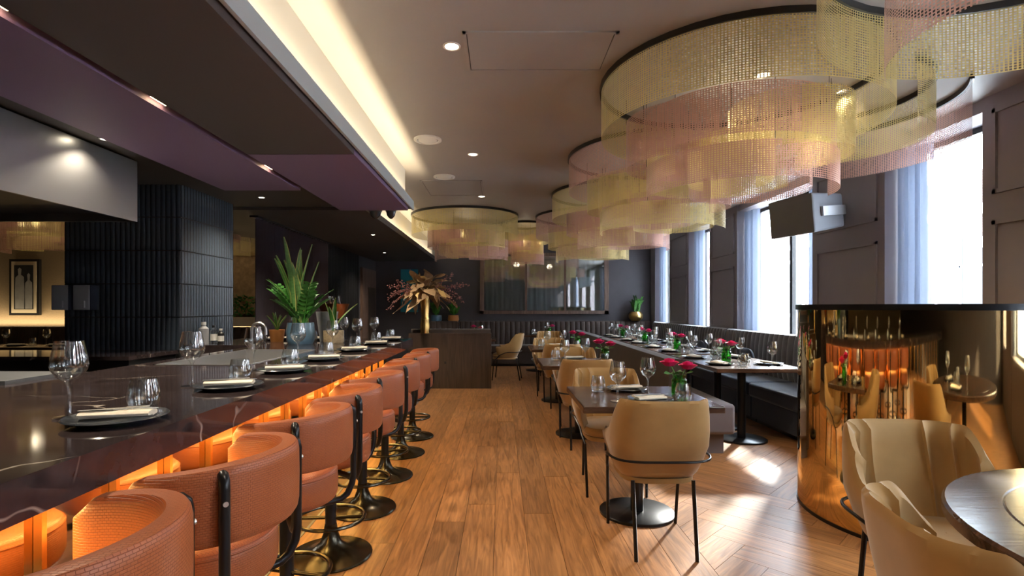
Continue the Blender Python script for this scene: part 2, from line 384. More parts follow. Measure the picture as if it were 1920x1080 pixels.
# outer walls
struct(bx('wall_back', 'wall_dark', -9.6, 3.9, YB, YB+.12, 0, ZC))
struct(bx('wall_front', 'wall_dark', -9.6, 3.9, YF-.12, YF, 0, ZC))
struct(bx('wall_left', 'wallpaper', -9.62, -9.5, YF, YB, 0, ZC))
struct(bx('wall_kitchen', 'wallpaper', -9.5, -2.95, 9.0, 9.12, 0, ZC))
# right wall: pilasters between tall windows
wr = struct(bx('wall_right', 'wall_grey', 3.52, 3.88, YF, YB, 0, .82))
bx('window_head', 'wall_grey', 3.52, 3.88, YF, YB, 2.74, ZC, wr)
WIN = [(-3.2, -2.2), (-1.0, 1.0), (1.75, 2.75), (3.88, 4.87), (6.0, 7.92), (8.97, 9.97), (11.1, 12.15)]
edges = [YF] + [v for a in WIN for v in a] + [YB]
def frame_rect(mb, x, y0, y1, z0, z1, t=.03, d=.018):
    for (a, b_, c, e) in ((y0, y1, z0, z0+t), (y0, y1, z1-t, z1), (y0, y0+t, z0, z1), (y1-t, y1, z0, z1)):
        mb.box(x-d, x, a, b_, c, e)
for i in range(0, len(edges), 2):
    y0, y1 = edges[i], edges[i+1]
    p = bx('pilaster', 'wall_grey', XW, 3.88, y0, y1, 0, ZC, wr)
    if y1-y0 > .6:
        mb = MB(); frame_rect(mb, XW, y0+.09, y1-.09, 1.0, 1.93); frame_rect(mb, XW, y0+.09, y1-.09, 2.12, 2.72); mb.build('moulding', 'wall_grey', p)
def wavy(name, m, x, y0, y1, z0, z1, folds, amp, parent=None, top_gather=1.0):
    n = folds*10; rows = []
    for zz in (z1, (z0+z1)/2, z0):
        k = 1 if zz > z0+.1 else 1.15
        rows.append([(x+amp*k*math.sin(2*PI*folds*q/n+.5*math.sin(q*.37)), y0+(y1-y0)*q/n, zz) for q in range(n+1)])
    return MB().grid(rows).build(name, m, parent, smooth=True)
for i, (y0, y1) in enumerate(WIN):
    f = MB(); t = .045
    for (a, b_, c, e) in ((y0, y1, .82, .82+t), (y0, y1, 2.74-t, 2.74), (y0, y0+t, .82, 2.74), (y1-t, y1, .82, 2.74)): f.box(3.78, 3.83, a, b_, c, e)
    if y1-y0 > 1.5: f.box(3.78, 3.83, (y0+y1)/2-.03, (y0+y1)/2+.03, .82, 2.74)
    wo = struct(f.build('window_%d' % (i+1), 'black'))
    MB().box(3.802, 3.806, y0+t, y1-t, .82+t, 2.74-t).build('pane', 'pane', wo)
    desc = ['behind the viewpoint, farthest', 'behind the viewpoint, wide window', 'beside the viewpoint', 'at the nearest window above the brass partition', 'at the wide window behind the wall speaker', 'at the third visible window from the camera', 'at the farthest window by the corner'][i]
    far = wavy('curtain', 'curtain_blue', 3.64, y1-.34, y1-.02, .84, 2.72, 5, .045)
    tag(far, 'sheer grey blue curtain, far side, %s' % desc, 'curtain')
    if y1-y0 > 1.5:
        tag(wavy('curtain', 'curtain_blue', 3.64, y0+.02, y0+.26, .84, 2.72, 4, .04), 'sheer grey blue curtain, near side, %s' % desc, 'curtain')
# the street: pale brick house across the road
struct(bx('ground', 'plaster_white', 3.9, 40, -30, 45, -.3, -.15))
hs = thing('street_building', (13, 4, -.15), 'pale brick building with arched windows across the street', 'building')
MB().box(0, 3, -25, 40, 0, 5.2).build('wall', 'facade_brick', hs)
for k, yy in enumerate((-8, -3.2, 1.6, 5.4, 11.0, 15.6, 19.8, 24.6)):
    arch = [(yy-.8, 1.2), (yy+.8, 1.2)] + [(yy+.8*math.cos(a*PI/10), 2.6+.8*math.sin(a*PI/10)) for a in range(11)]
    for nm, m_, sc, d in (('arch_surround', 'plaster_white', 1.18, .05), ('window_pane', 'black', 1.0, .08)):
        cy, cz = yy, 2.3; pl = [((y-cy)*sc+cy, (z-cz)*sc+cz) for y, z in arch]
        n = len(pl); MB().add([(-d, y, z) for y, z in pl]+[(0, y, z) for y, z in pl], [tuple(range(n))]+[(i, (i+1) % n, n+(i+1) % n, n+i) for i in range(n)]).build(nm, m_, hs)
    MB().box(-.11, -.08, yy-.03, yy+.03, 1.2, 3.4).box(-.11, -.08, yy-.8, yy+.8, 2.57, 2.63).build('glazing_bar', 'plaster_white', hs)
MB().box(-.2, 0, -25, 40, 4.0, 4.25).build('cornice', 'plaster_white', hs)
# left side wall behind the bar's far end: curtain, ribbed wall, wooden door
wl = struct(bx('wall_passage', 'wall_dark', -3.07, -2.95, 8.9, YB, 0, 2.39))
for k in range(38): bx('batten', 'black', -2.95, -2.935, 8.93+k*.055, 8.965+k*.055, 0, 2.39, wl)
d1 = struct(bx('door_1', 'door_wood', -2.95, -2.90, 11.15, 12.35, 0, 2.15)); bx('door_inset', 'panel_wood', -2.90, -2.892, 11.6, 12.25, .3, 1.75, d1)
tag(wavy('curtain', 'curtain_dark', -2.90, 6.3, 8.88, .02, 2.37, 26, .04), 'long dark plum sheer curtain hanging behind the potted plants', 'curtain')
bx('curtain_track', 'black', -2.95, -2.85, 6.25, 8.9, 2.37, 2.39, s2)
tag(bx('painted_teal_light', 'teal', -2.35, -1.95, 12.46, 12.5, 1.2, 2.2), 'flat panel painted as teal light in the far left passage', 'panel')  # teal light of the passage put into a flat panel's colour
# ribbed tile column
co = struct(bx('column', 'grout', -3.94, -2.895, 4.815, 5.76, 0, ZS))
tp = MB(); prof = [(-.0215, 0), (-.0215, .006), (-.012, .013), (0, .0155), (.012, .013), (.0215, .006), (.0215, 0)]
tv = [(x, -d, z) for z in (0, .291) for x, d in prof]; n = len(prof)
tp.add(tv, [(i, i+1, n+i+1, n+i) for i in range(n-1)] + [tuple(range(n)), tuple(range(2*n-1, n-1, -1))])
tme = tp.mesh('tile', 'tile', True)
for r in range(5):
    z = .93+r*.30
    for k in range(23): inst('tile', tme, co, (-3.917+k*.0455, 4.815, z))
    for k in range(20): inst('tile', tme, co, (-2.895, 4.84+k*.0465, z), (0, 0, PI/2))
# back wall inner window with curtains behind the glass
fr = struct(MB().box(-.50, 2.50, 12.40, 12.5, 1.155, 1.235).box(-.50, 2.50, 12.40, 12.5, 2.50, 2.58).box(-.50, -.40, 12.40, 12.5, 1.155, 2.58).box(2.40, 2.50, 12.40, 12.5, 1.155, 2.58)
    .box(.55, .60, 12.42, 12.5, 1.23, 2.5).box(1.46, 1.51, 12.42, 12.5, 1.23, 2.5).build('window_8', 'door_wood'))
for a, b_ in ((-.40, .55), (.60, 1.46), (1.51, 2.40)): bx('pane', 'pane_dark', a, b_, 12.44, 12.446, 1.235, 2.50, fr)
mb = wavy('curtain_backing', 'curtain_green', 0, -.38, 2.38, 1.24, 2.49, 24, .012, fr); mb.rotation_euler.z = -PI/2; mb.location = (0, 12.482, 0)
mb.data.transform(Matrix.Identity(4)); mb.rotation_euler.z = PI/2; mb.location = (2.0, 12.482, 0)
for v in mb.data.vertices: v.co.x, v.co.y = v.co.x, v.co.y
# ceiling fittings
for i, (px, py) in enumerate(((847, 86), (887, 289), (903, 368), (1582, 171), (1430, 140), (700, 60))):
    d = (ZC-H)*1000/(576-py); x = (px-940)*d/1000
    if i == 5: x, d = .0, 1.2
    t = thing('downlight', (x, d, ZC), 'round recessed ceiling downlight, %s' % ['nearest one over the aisle', 'middle one over the aisle', 'farthest one over the aisle', 'inside the second chain lobe near the windows', 'inside the nearest chain lobe', 'above the viewpoint'][i], 'downlight', 'recessed ceiling downlights')
    MB().lathe([(.052, -.001), (.052, -.006), (.040, -.006), (.038, .0)], 24).build('trim_ring', 'white_plastic', t, True)
    MB().lathe([(0, -.003), (.039, -.003)], 24).build('bulb', 'bulb', t)
    lamp('SPOT', 'downlight_beam', (x, d, ZC-.03), 30, (1, .82, .6), spot_size=2.0, spot_blend=.8, shadow_soft_size=.05)
for i, (px, py) in enumerate(((802, 261), (833, 331))):
    d = (ZC-H)*1000/(576-py); t = thing('ceiling_speaker', ((px-940)*d/1000, d, ZC), 'round white ceiling vent disc %s' % ('nearer, beside the lit cove' if i == 0 else 'farther, near the access hatch'), 'vent')
    MB().lathe([(.125, 0), (.125, -.012), (.10, -.018), (.095, -.006)], 32).build('rim', 'white_plastic', t, True)
    MB().lathe([(0, -.02), (.07, -.02), (.085, -.012), (.085, 0)], 32).build('centre_disc', 'white_plastic', t, True)
def hatch(px0, py0, px1, py1, label):
    da, db = (ZC-H)*1000/(576-py0), (ZC-H)*1000/(576-py1)
    xa, xb = (px0-940)*db/1000, (px1-940)*db/1000
    t = thing('access_hatch', ((xa+xb)/2, (da+db)/2, ZC), label, 'hatch'); hx, hy = abs(xb-xa)/2, abs(db-da)/2
    mb = MB()
    for a in ((-hx, hx, -hy, -hy+.02), (-hx, hx, hy-.02, hy), (-hx, -hx+.02, -hy, hy), (hx-.02, hx, -hy, hy)): mb.box(*a, -.008, 0)
    mb.build('frame', 'ceiling_paint', t); MB().box(-hx+.02, hx-.02, -hy+.02, hy-.02, -.003, 0).build('gap_shade', 'black', t); MB().box(-hx+.025, hx-.025, -hy+.025, hy-.025, -.005, 0).build('door', 'ceiling_paint', t)  # black sheet under the door paints the shade of its joint
hatch(877, 58, 1130, 132, 'large flush ceiling access hatch beside the nearest downlight')
hatch(805, 338, 908, 366, 'small ceiling access hatch near the far downlights')
for i, (px, r) in enumerate(((704, .075), (733, .06))):
    d = 5.80; t = thing('dome_camera', ((px-940)*d/1000, d, 2.42), 'black dome security camera under the soffit end, %s one' % ('larger left' if i == 0 else 'smaller right'), 'camera')
    MB().lathe([(0, 0), (r, 0), (r, -.05), (r*.9, -.07)], 24).build('housing', 'black', t, True); MB().lathe([(r*.85, -.07), (r*.7, -.11), (r*.3, -.14), (0, -.145)], 24).build('dome', 'ceramic_dark', t, True)
# stainless hood and kitchen furniture
hd = thing('extractor_hood', (-3.5, 2, 1.955), 'brushed stainless steel extractor hood hanging over the kitchen pass', 'hood')
MB().box(.75, .77, -5, 2.0, 0, .45).build('side_panel', 'steel', hd); MB().box(-1.5, .75, 1.98, 2.0, 0, .45).build('end_panel', 'steel', hd)
MB().box(-1.5, .75, -5, 1.98, .06, .07).build('filter_tray', 'steel_dark', hd)
kc = thing('kitchen_counter', (-3.9, 4.45, 0), 'black kitchen counter standing in front of the ribbed tile column', 'counter')
MB().box(-3.5, 1.0, -.30, .33, .90, .93).build('worktop', 'marble', kc); MB().box(-3.48, .98, -.27, .33, 0, .90).build('body', 'black', kc)
bn = thing('waste_bin', (-2.66, 4.2, 0), 'black rounded bin with steel rim in front of the column', 'bin')
MB().lathe([(0, 0), (.2, 0), (.21, .8), (.2, .8)], 24).build('body', 'black', bn, True); MB().lathe([(.215, .79), (.215, .83), (.16, .84), (.16, .80)], 24).build('rim', 'steel', bn, True)
for i, px in enumerate((127, 167)):
    d = 4.78; t = thing('soap_dispenser', ((px-940)*d/1000, d, 1.29), 'stainless steel soap dispenser on the tiled column, %s one' % ('left' if i == 0 else 'right'), 'dispenser', 'steel dispensers on the tiled column')
    MB().box(-.075, .075, -.09, .01, 0, .22).build('body', 'steel_matt', t, bevel=.008); MB().box(-.035, .035, -.105, -.09, .02, .08).build('push_plate', 'steel_matt', t)
    MB().box(.076, .079, -.09, .01, 0, .22).build('side_cover', 'navy', t)
# left dining room glimpsed past the column
pc = thing('framed_picture', (-8.0, 8.97, 1.65), 'tall black framed monochrome figure picture on the lit far left wall', 'picture')
MB().box(-.25, .25, -.03, .02, -.47, .47).build('frame', 'black', pc); MB().box(-.21, .21, -.034, -.03, -.43, .43).build('mount', 'paper_cream', pc); MB().box(-.16, .16, -.038, -.034, -.37, .37).build('print', 'ceramic_dark', pc)
def fig(cx, top, w_, nm):
    pts = [(cx-w_, -.36), (cx+w_, -.36), (cx+w_*1.05, -.05), (cx+w_*.95, top-.16), (cx+w_*.3, top-.12), (cx+w_*.42, top-.03), (cx, top), (cx-w_*.42, top-.03), (cx-w_*.3, top-.12), (cx-w_*.95, top-.17), (cx-w_*1.05, -.05)]
    n = len(pts); MB().add([(x, -.040, z) for x, z in pts], [tuple(range(n))]).build(nm, 'ceramic_grey', pc)
fig(-.065, .33, .075, 'printed_shape'); fig(.085, .24, .06, 'printed_shape')
gw = thing('plant_wall', (-4.33, 8.95, 0), 'dried moss and foliage wall with green planter beyond the column', 'plant wall')
MB().box(-.35, .35, -.04, .03, 1.2, 2.3).build('moss_panel', 'moss', gw)
mb = MB()
for k in range(160):
    x, z, a = random.uniform(-.34, .34), random.uniform(1.15, 1.5), random.uniform(0, 6.28); s_ = .05
    mb.add([(x, -.06, z), (x+s_*math.cos(a), -.10, z+s_*math.sin(a)), (x+s_*math.cos(a+.9), -.05, z+s_*math.sin(a+.9))], [(0, 1, 2)])
mb.build('foliage', 'leaf', gw); MB().box(-.35, .35, -.15, .03, 1.0, 1.15).build('planter', 'paper_cream', gw)

# ------------------------------------------------------------------ chain chandeliers
def band(parent, cx, cy, R, a0, a1, z0, z1, m):
    n = max(10, int(abs(a1-a0)*R/.05)); me = bpy.data.meshes.new('chain_band'); vs = []; fs = []
    for i in range(n+1):
        a = a0+(a1-a0)*i/n
        vs += [(cx+R*math.cos(a), cy+R*math.sin(a), z0), (cx+R*math.cos(a), cy+R*math.sin(a), z1)]
    for i in range(n): fs.append((2*i, 2*i+2, 2*i+3, 2*i+1))
    me.from_pydata(vs, [], fs); uv = me.uv_layers.new(name='UVMap')
    for p in me.polygons:
        p.use_smooth = True
        for li in p.loop_indices:
            vi = me.loops[li].vertex_index; uv.data[li].uv = ((vi//2)*abs(a1-a0)*R/n, vs[vi][2])
    me.materials.append(M[m]); o = bpy.data.objects.new('chain_band', me); COL.objects.link(o); o.parent = parent; return o
def track(parent, cx, cy, R, a0, a1, z0=None, z1=0):
    pts = []; n = 40; zz = -.035 if z0 is None else z0
    outer = [(cx+(R+.012)*math.cos(a0+(a1-a0)*i/n), cy+(R+.012)*math.sin(a0+(a1-a0)*i/n)) for i in range(n+1)]
    inner = [(cx+(R-.012)*math.cos(a0+(a1-a0)*i/n), cy+(R-.012)*math.sin(a0+(a1-a0)*i/n)) for i in range(n+1)]
    rows = [[(*outer[i], zz), (*outer[i], z1), (*inner[i], z1), (*inner[i], zz)] for i in range(n+1)]
    MB().grid(rows, True).build('track', 'black', parent, True)
G, K = 'chain_gold', 'chain_pink'
D = math.radians
def lobe(cx, cy, label, first, seed, tiers=7, extra=()):
    t = thing('chain_chandelier', (cx, cy, ZC), label, 'chandelier', 'chain mesh chandelier lobes'); r = random.Random(seed)
    A, B = (G, K) if first == 'g' else (K, G)
    track(t, 0, 0, .87, 0, 2*PI); band(t, 0, 0, .87, 0, 2*PI, -.35, -.03, A)
    for dx, dy, R, a0, a1, z0, z1, m_ in extra: track(t, dx, dy, R, D(a0), D(a1)); band(t, dx, dy, R, D(a0), D(a1), z0, z1, m_)
    spec = [(.05, .12, .60, 150, 330, -.50, -.20, B), (.30, -.12, .36, 120, 400, -.56, -.22, A), (-.25, .25, .40, 60, 300, -.52, -.18, B),
            (.05, .35, .52, 20, 230, -.62, -.36, A), (.30, .45, .42, -60, 150, -.66, -.36, B), (-.05, -.05, .26, 100, 380, -.70, -.42, A), (.1, .2, .62, 170, 350, -.74, -.52, B)]
    for dx, dy, R, a0, a1, z0, z1, m_ in spec[:tiers]:
        j = r.uniform(-18, 18); band(t, dx, dy, R, D(a0+j), D(a1+j), z0, z1, m_)
        for k in (0, .5, 1):
            a = D(a0+j)+(D(a1)-D(a0))*k; MB().tube([(dx+R*math.cos(a), dy+R*math.sin(a), z1), (dx+R*math.cos(a), dy+R*math.sin(a), 0)], .002, 4).build('hanger', 'black', t)
    lamp('POINT', 'chandelier_bulb', (cx, cy, ZC-.3), 2.5, (1, .84, .6), shadow_soft_size=.08)
    return t
lobe(2.11, 1.86, 'chain mesh chandelier lobe at the top right corner, nearest to the camera', 'g', 1, 2)
lobe(1.55, 3.55, 'large yellow fronted chain mesh chandelier lobe above the front table', 'g', 2, 7, ((.75, .25, .62, -70, 120, -.36, -.03, G), (.85, .45, .85, -40, 55, -.40, -.03, K)))
lobe(1.55, 5.32, 'pink fronted chain mesh chandelier lobe, second above the aisle tables', 'p', 3)
lobe(1.55, 7.09, 'yellow fronted chain mesh chandelier lobe, third above the aisle tables', 'g', 4)
lobe(1.45, 8.87, 'pink fronted chain mesh chandelier lobe farthest along the aisle tables', 'p', 5)
lobe(-.60, 8.80, 'yellow fronted chain mesh chandelier lobe above the wooden booth partition', 'g', 6)
lk = lobe(.43, 9.75, 'small gold chain mesh link lobe between the left and right far lobes', 'g', 8); lk.scale = (.5, .5, 1)
lobe(-6.6, 7.6, 'warm lit chain mesh chandelier in the left dining room behind the column', 'g', 9)
lobe(-4.55, 8.0, 'chain mesh chandelier seen in the gap right of the tiled column', 'p', 10)

# ------------------------------------------------------------------ bar
bar = thing('bar_counter', (0, 0, 0), 'long dark veined marble bar with brass posts beside the orange stools', 'bar')
bt_, bu = .97, .878
MB().box(-1.5, -.977, -2.5, 5.89, bu, bt_).box(-2.2, -1.5, -2.5, 3.165, bu, bt_).box(-2.2, -1.5, 4.31, 5.89, bu, bt_).box(-2.2, -2.07, 3.165, 4.31, bu, bt_).build('marble_top', 'marble', bar)
MB().box(-2.86, -2.2, 4.85, 5.89, bu, bt_).build('side_top', 'marble', bar)
MB().box(-2.15, -1.265, -2.4, 5.8, .0, bu-.25).box(-2.86, -2.2, 4.9, 5.85, 0, bu).build('body', 'black', bar)
MB().box(-1.47, -1.45, -2.4, 5.8, .62, bu).box(-2.15, -2.13, -2.4, 5.8, .62, bu).build('upper_body', 'black', bar)
MB().box(-1.265, -1.25, -2.4, 5.8, .0, bu).build('mirror_front', 'bar_mirror', bar)
for k in range(34):
    y = 1.431+(k-14)*.2755
    if -2.3 < y < 5.75: bx('brass_post', 'brass', -1.249, -1.226, y-.008, y+.008, .0, bu, bar)
sk = thing('bar_sink', (-1.785, 3.74, bt_), 'stainless steel sink trough sunk into the bar top', 'sink')
x, y = .284, .5715
MB().box(-x, x, -y, y, -.20, -.19).box(-x, -x+.012, -y, y, -.19, .004).box(x-.012, x, -y, y, -.19, .004).box(-x, x, -y, -y+.012, -.19, .004).box(-x, x, y-.012, y, -.19, .004).build('basin', 'steel', sk)
MB().lathe([(0, -.186), (.04, -.186), (.045, -.189)], 20).build('drain', 'steel_dark', sk, True)
fa = thing('bar_faucet', (-2.13, 4.55, bt_), 'curved chrome faucet rising behind the bar sink', 'faucet')
MB().tube([(0, 0, 0), (0, 0, .15)]+[(.06-.06*math.cos(a*PI/8), 0, .15+.06*math.sin(a*PI/8)) for a in range(1, 9)]+[(.12, 0, .11)], .013).build('spout', 'steel', fa, True)
MB().lathe([(.028, 0), (.028, .03), (0, .03)], 16).build('base', 'steel', fa, True); MB().tube([(0, -.02, .03), (0, -.09, .06)], .008).build('lever', 'steel', fa, True)
bd = tag(bx('stone_board', 'slate', -2.62, -2.215, 2.38, 2.75, .94, .985), 'dark stone serving slab at the left behind the bar', 'board')
tag(bx('serving_shelf', 'black', -2.70, -2.21, 1.6, 3.1, 0, .94), 'black kitchen cabinet carrying the stone slab behind the bar', 'cabinet')

def bottle(px, h, r, m_, cap, label):
    d = 5.0; t = thing('bottle', ((px-940)*d/1000, d, bt_), label, 'bottle', 'bottles beside the tiled column')
    MB().lathe([(0, 0), (r, 0), (r, h*.72), (r*.45, h*.84), (r*.45, h)], 20).build('body', m_, t, True); MB().lathe([(r*.5, h*.9), (r*.5, h*1.03), (0, h*1.03)], 16).build('cap', cap, t, True)
    MB().lathe([(r*1.01, h*.2), (r*1.01, h*.55)], 20).build('label_band', 'white_plastic' if m_ != 'ceramic_grey' else 'ceramic_grey', t, True)
bottle(382, .20, .042, 'ceramic_grey', 'white_plastic', 'large grey bottle with white cap beside the tiled column')
bottle(401, .17, .032, 'glass', 'black', 'clear bottle with black cap, middle of three by the column')
bottle(414, .14, .028, 'black', 'white_plastic', 'small dark bottle with white pump, rightmost by the column')

# ------------------------------------------------------------------ bar stools (backrest towards +x)
def stool():
    t = thing('bar_stool', (0, 0, 0), '', 'bar stool', 'orange bar stools along the bar')
    MB().lathe([(0, 0), (.212, 0), (.216, .006), (.21, .013), (.15, .022), (.09, .042), (.055, .075), (.038, .12), (.030, .17), (0, .17)], 40).build('base', 'bronze_black', t, True)
    MB().lathe([(.029, .15), (.029, .47), (0, .47)], 20).build('pole', 'black_metal', t, True)
    mb = MB().ring(.175, .010, .20); mb.tube([(-.17, 0, .20), (.17, 0, .20)], .009); mb.build('foot_ring', 'bronze_black', t, True)
    pr = [(0, .50), (.18, .50), (.198, .51), (.206, .53), (.208, .575), (.206, .61), (.200, .628), (.188, .640), (.14, .652), (0, .656)]
    MB().lathe(pr, 44).build('seat', 'leather', t, True)
    MB().ring(.202, .004, .622, 44, 6).build('piping', 'leather', t, True)
    rows = []; n = 44; A = D(106)
    for i in range(n+1):
        u = -1+2*i/n; a = u*A; e = max(0, (abs(u)-.86)/.14); k = math.sqrt(max(0, 1-e*e)); ro, ri = .270, .208; mid = (ro+ri)/2; hw_ = (ro-ri)/2*max(k, .12)
        top = .895-.03*abs(u)**2; bot = .675; zc = (top+bot)/2; hh = (top-bot)/2*max(k, .55); ca, sa = math.cos(a), math.sin(a); row = []
        for q in range(16):
            th = 2*PI*q/16; cx = math.copysign(abs(math.cos(th))**.45, math.cos(th)); sx = math.copysign(abs(math.sin(th))**.35, math.sin(th))
            rr = mid+hw_*cx; row.append((rr*ca, rr*sa, zc+hh*sx))
        rows.append(row)
    mb = MB().grid(rows, True); nn = len(mb.v); mb.f.append(tuple(range(15, -1, -1))); mb.f.append(tuple(nn-16+q for q in range(16)))
    bk = mb.build('backrest', 'leather', t, True)
    for s_ in (-1, 1):
        a = s_*D(48); ca, sa = math.cos(a), math.sin(a)
        path = [(.250, .868), (.270, .866), (.282, .855), (.286, .835), (.286, .56), (.279, .52), (.258, .480), (.23, .462), (.20, .458), (.03, .458)]
        MB().tube([(r*ca, r*sa, z) for r, z in path], .0145, 12).build('support_tube', 'black_metal', t, True)
        mb = MB().tube([(.295*ca, .295*sa, .80), (.304*ca, .304*sa, .80)], .007, 10); mb.build('bolt', 'steel', bk, True)
    return t
st0 = stool()
for i, d in enumerate((1.03, 1.63, 2.25, 2.83, 3.48, 4.15, 4.80, 5.42)):
    t = st0 if i == 0 else copy_tree(st0); t.location = (-.905, d, 0); t.rotation_euler.z = D((8, -4, -14, 4, -6, 3, -4, 2)[i])
    t['label'] = 'orange woven leather bar stool on black pedestal, %s along the bar from the camera' % ORD[i]

# ------------------------------------------------------------------ table ware
def prof_mesh(name, prof, m, n=24): return MB().lathe(prof, n).mesh(name, m, True)
WG = prof_mesh('wine_glass', [(0.0, 0.0011), (0.0425, 0.0021), (0.0425, 0.0042), (0.01, 0.0084), (0.0056, 0.0168), (0.005, 0.0945), (0.01, 0.1103), (0.0325, 0.1281), (0.0462, 0.1491), (0.05, 0.1659), (0.0475, 0.1869), (0.0375, 0.2394), (0.0365, 0.2394), (0.0462, 0.1869), (0.0488, 0.1659), (0.045, 0.1502), (0.03, 0.1302), (0.0, 0.1176)], 'glass', 28)
TB = prof_mesh('tumbler', [(0.0, 0.0011), (0.0354, 0.0011), (0.0425, 0.0092), (0.0484, 0.0403), (0.046, 0.069), (0.0378, 0.1058), (0.0366, 0.1058), (0.0448, 0.069), (0.046, 0.0414), (0.0401, 0.0138), (0.0, 0.0092)], 'glass', 28)
PL = prof_mesh('plate', [(0.0, 0.0044), (0.0889, 0.0044), (0.0953, 0.0), (0.1016, 0.0044), (0.1333, 0.0154), (0.1372, 0.0176), (0.1333, 0.0209), (0.1016, 0.011), (0.0, 0.0099)], 'ceramic_dark', 40)
def napkin_mesh():
    mb = MB()
    for k, (dx, dy, rz) in enumerate(((0, .012, .1), (.006, -.012, -.06))):
        rows = []
        for i in range(7):
            u = -1+2*i/6
            rows.append([(dx+u*.095*math.cos(rz)-y_*math.sin(rz), dy+u*.095*math.sin(rz)+y_*math.cos(rz), .009+.007*k+z_) for y_, z_ in ((-.026, 0), (-.028, .006), (-.02, .012+.002*math.sin(3*u)), (0, .014), (.02, .012), (.028, .006), (.026, 0))])
        mb.grid(rows, True); mb.f.append(tuple(range(len(mb.v)-49, len(mb.v)-42))); mb.f.append(tuple(range(len(mb.v)-7, len(mb.v))))
    return mb.mesh('napkin', 'linen', True)
NP = napkin_mesh()
FK = MB().box(-.09, .03, -.003, .003, 0, .002).box(.03, .05, -.010, .010, 0, .002).box(.05, .09, -.010, -.007, 0, .002).box(.05, .09, -.002, .001, 0, .002).box(.05, .09, .006, .009, 0, .002).mesh('fork', 'steel')
KN = MB().box(-.10, -.01, -.005, .005, 0, .003).prism([(-.01, -.004), (.09, -.002), (.105, .006), (.09, .009), (-.01, .006)], 0, .0015).mesh('knife', 'steel')
def setting(x, y, z, fx, fy, where, glasses=True, cut=True, wg=(.06, .20), tb=(.19, -.08)):
    # (fx,fy): from the diner towards the table centre
    rz = math.atan2(fy, fx); lx, ly = -fy, fx
    def put(nm, me, f, l, dz, r, lab, cat, grp): return tag(inst(nm, me, None, (x+fx*f+lx*l, y+fy*f+ly*l, z+dz), (0, 0, r)), lab+' '+where, cat, grp)
    put('plate', PL, 0, 0, 0, 0, 'dark round side plate', 'plate', 'side plates')
    put('napkin', NP, 0, 0, .006, rz+PI/2+.2, 'folded cream napkin on the plate', 'napkin', 'folded napkins')
    if cut:
        put('fork', FK, .0, .012, .037, rz+PI/2+.35, 'steel fork lying on the napkin', 'fork', 'forks'); put('knife', KN, .0, -.012, .037, rz+PI/2+.1, 'steel knife lying on the napkin', 'knife', 'knives')
    if glasses:
        put('wine_glass', WG, wg[0], wg[1], 0, 0, 'stemmed wine glass', 'wine glass', 'wine glasses'); put('tumbler', TB, tb[0], tb[1], 0, 0, 'stemless water tumbler', 'tumbler', 'water tumblers')
BAR_Y = (.95, 1.61, 2.27, 2.85, 3.48, 4.2, 4.93, 5.60)
for i, y in enumerate(BAR_Y):
    where = 'at the %s bar place from the camera' % ORD[i]; z = bt_
    d = y
    def put(nm, me, px_, dy, dz, rz, lab, cat, grp): return tag(inst(nm, me, None, (px_, d+dy, z+dz), (0, 0, rz)), lab+' '+where, cat, grp)
    s_ = 0
    put('plate', PL, -1.16, 0, 0, 0, 'dark round side plate', 'plate', 'side plates')
    put('napkin', NP, -1.16, 0, .006, .25, 'folded cream napkin on the plate', 'napkin', 'folded napkins')
    put('fork', FK, -1.175, .01, .037, .5, 'steel fork lying on the napkin', 'fork', 'forks'); put('knife', KN, -1.15, -.01, .037, .3, 'steel knife lying on the napkin', 'knife', 'knives')
    put('wine_glass', WG, -1.345, .05, 0, 0, 'stemmed wine glass', 'wine glass', 'wine glasses'); put('tumbler', TB, -1.20, .18 if i < 7 else .16, 0, 0, 'stemless water tumbler', 'tumbler', 'water tumblers')
for i, (x, y) in enumerate(((-2.35, 5.6), (-1.85, 5.65))):
    setting(x, y, bt_, 0, -1, 'at the bar end, %s' % ('left of plants' if i == 0 else 'right of plants'), cut=False)
# ------------------------------------------------------------------ plants on the bar
def pot(parent, m_, prof): return MB().lathe(prof, 32).build('pot', m_, parent, True)
def blade(parent, base, h, lean, az, w_, m_='leaf_snake', twist=.6):
    rows = []; n = 12; dx, dy = math.cos(az), math.sin(az)
    for i in range(n+1):
        t_ = i/n; ww = w_*(math.sin(PI*min(1, .18+.82*t_))**.6 if t_ < 1 else 0)+.001; off = lean*t_**1.6; a = az+PI/2+twist*t_; c = (base[0]+dx*off, base[1]+dy*off, base[2]+h*t_)
        rows.append([(c[0]+math.cos(a)*ww*s_+dx*.012*(1-s_*s_), c[1]+math.sin(a)*ww*s_+dy*.012*(1-s_*s_), c[2]) for s_ in (-1, -.84, -.4, 0, .4, .84, 1)])
    o = MB().grid(rows).build('leaf', m_, parent, True); o.data.materials.append(M['leaf_edge'])
    for k, p in enumerate(o.data.polygons):
        if k % 6 in (0, 5): p.material_index = 1
    return o
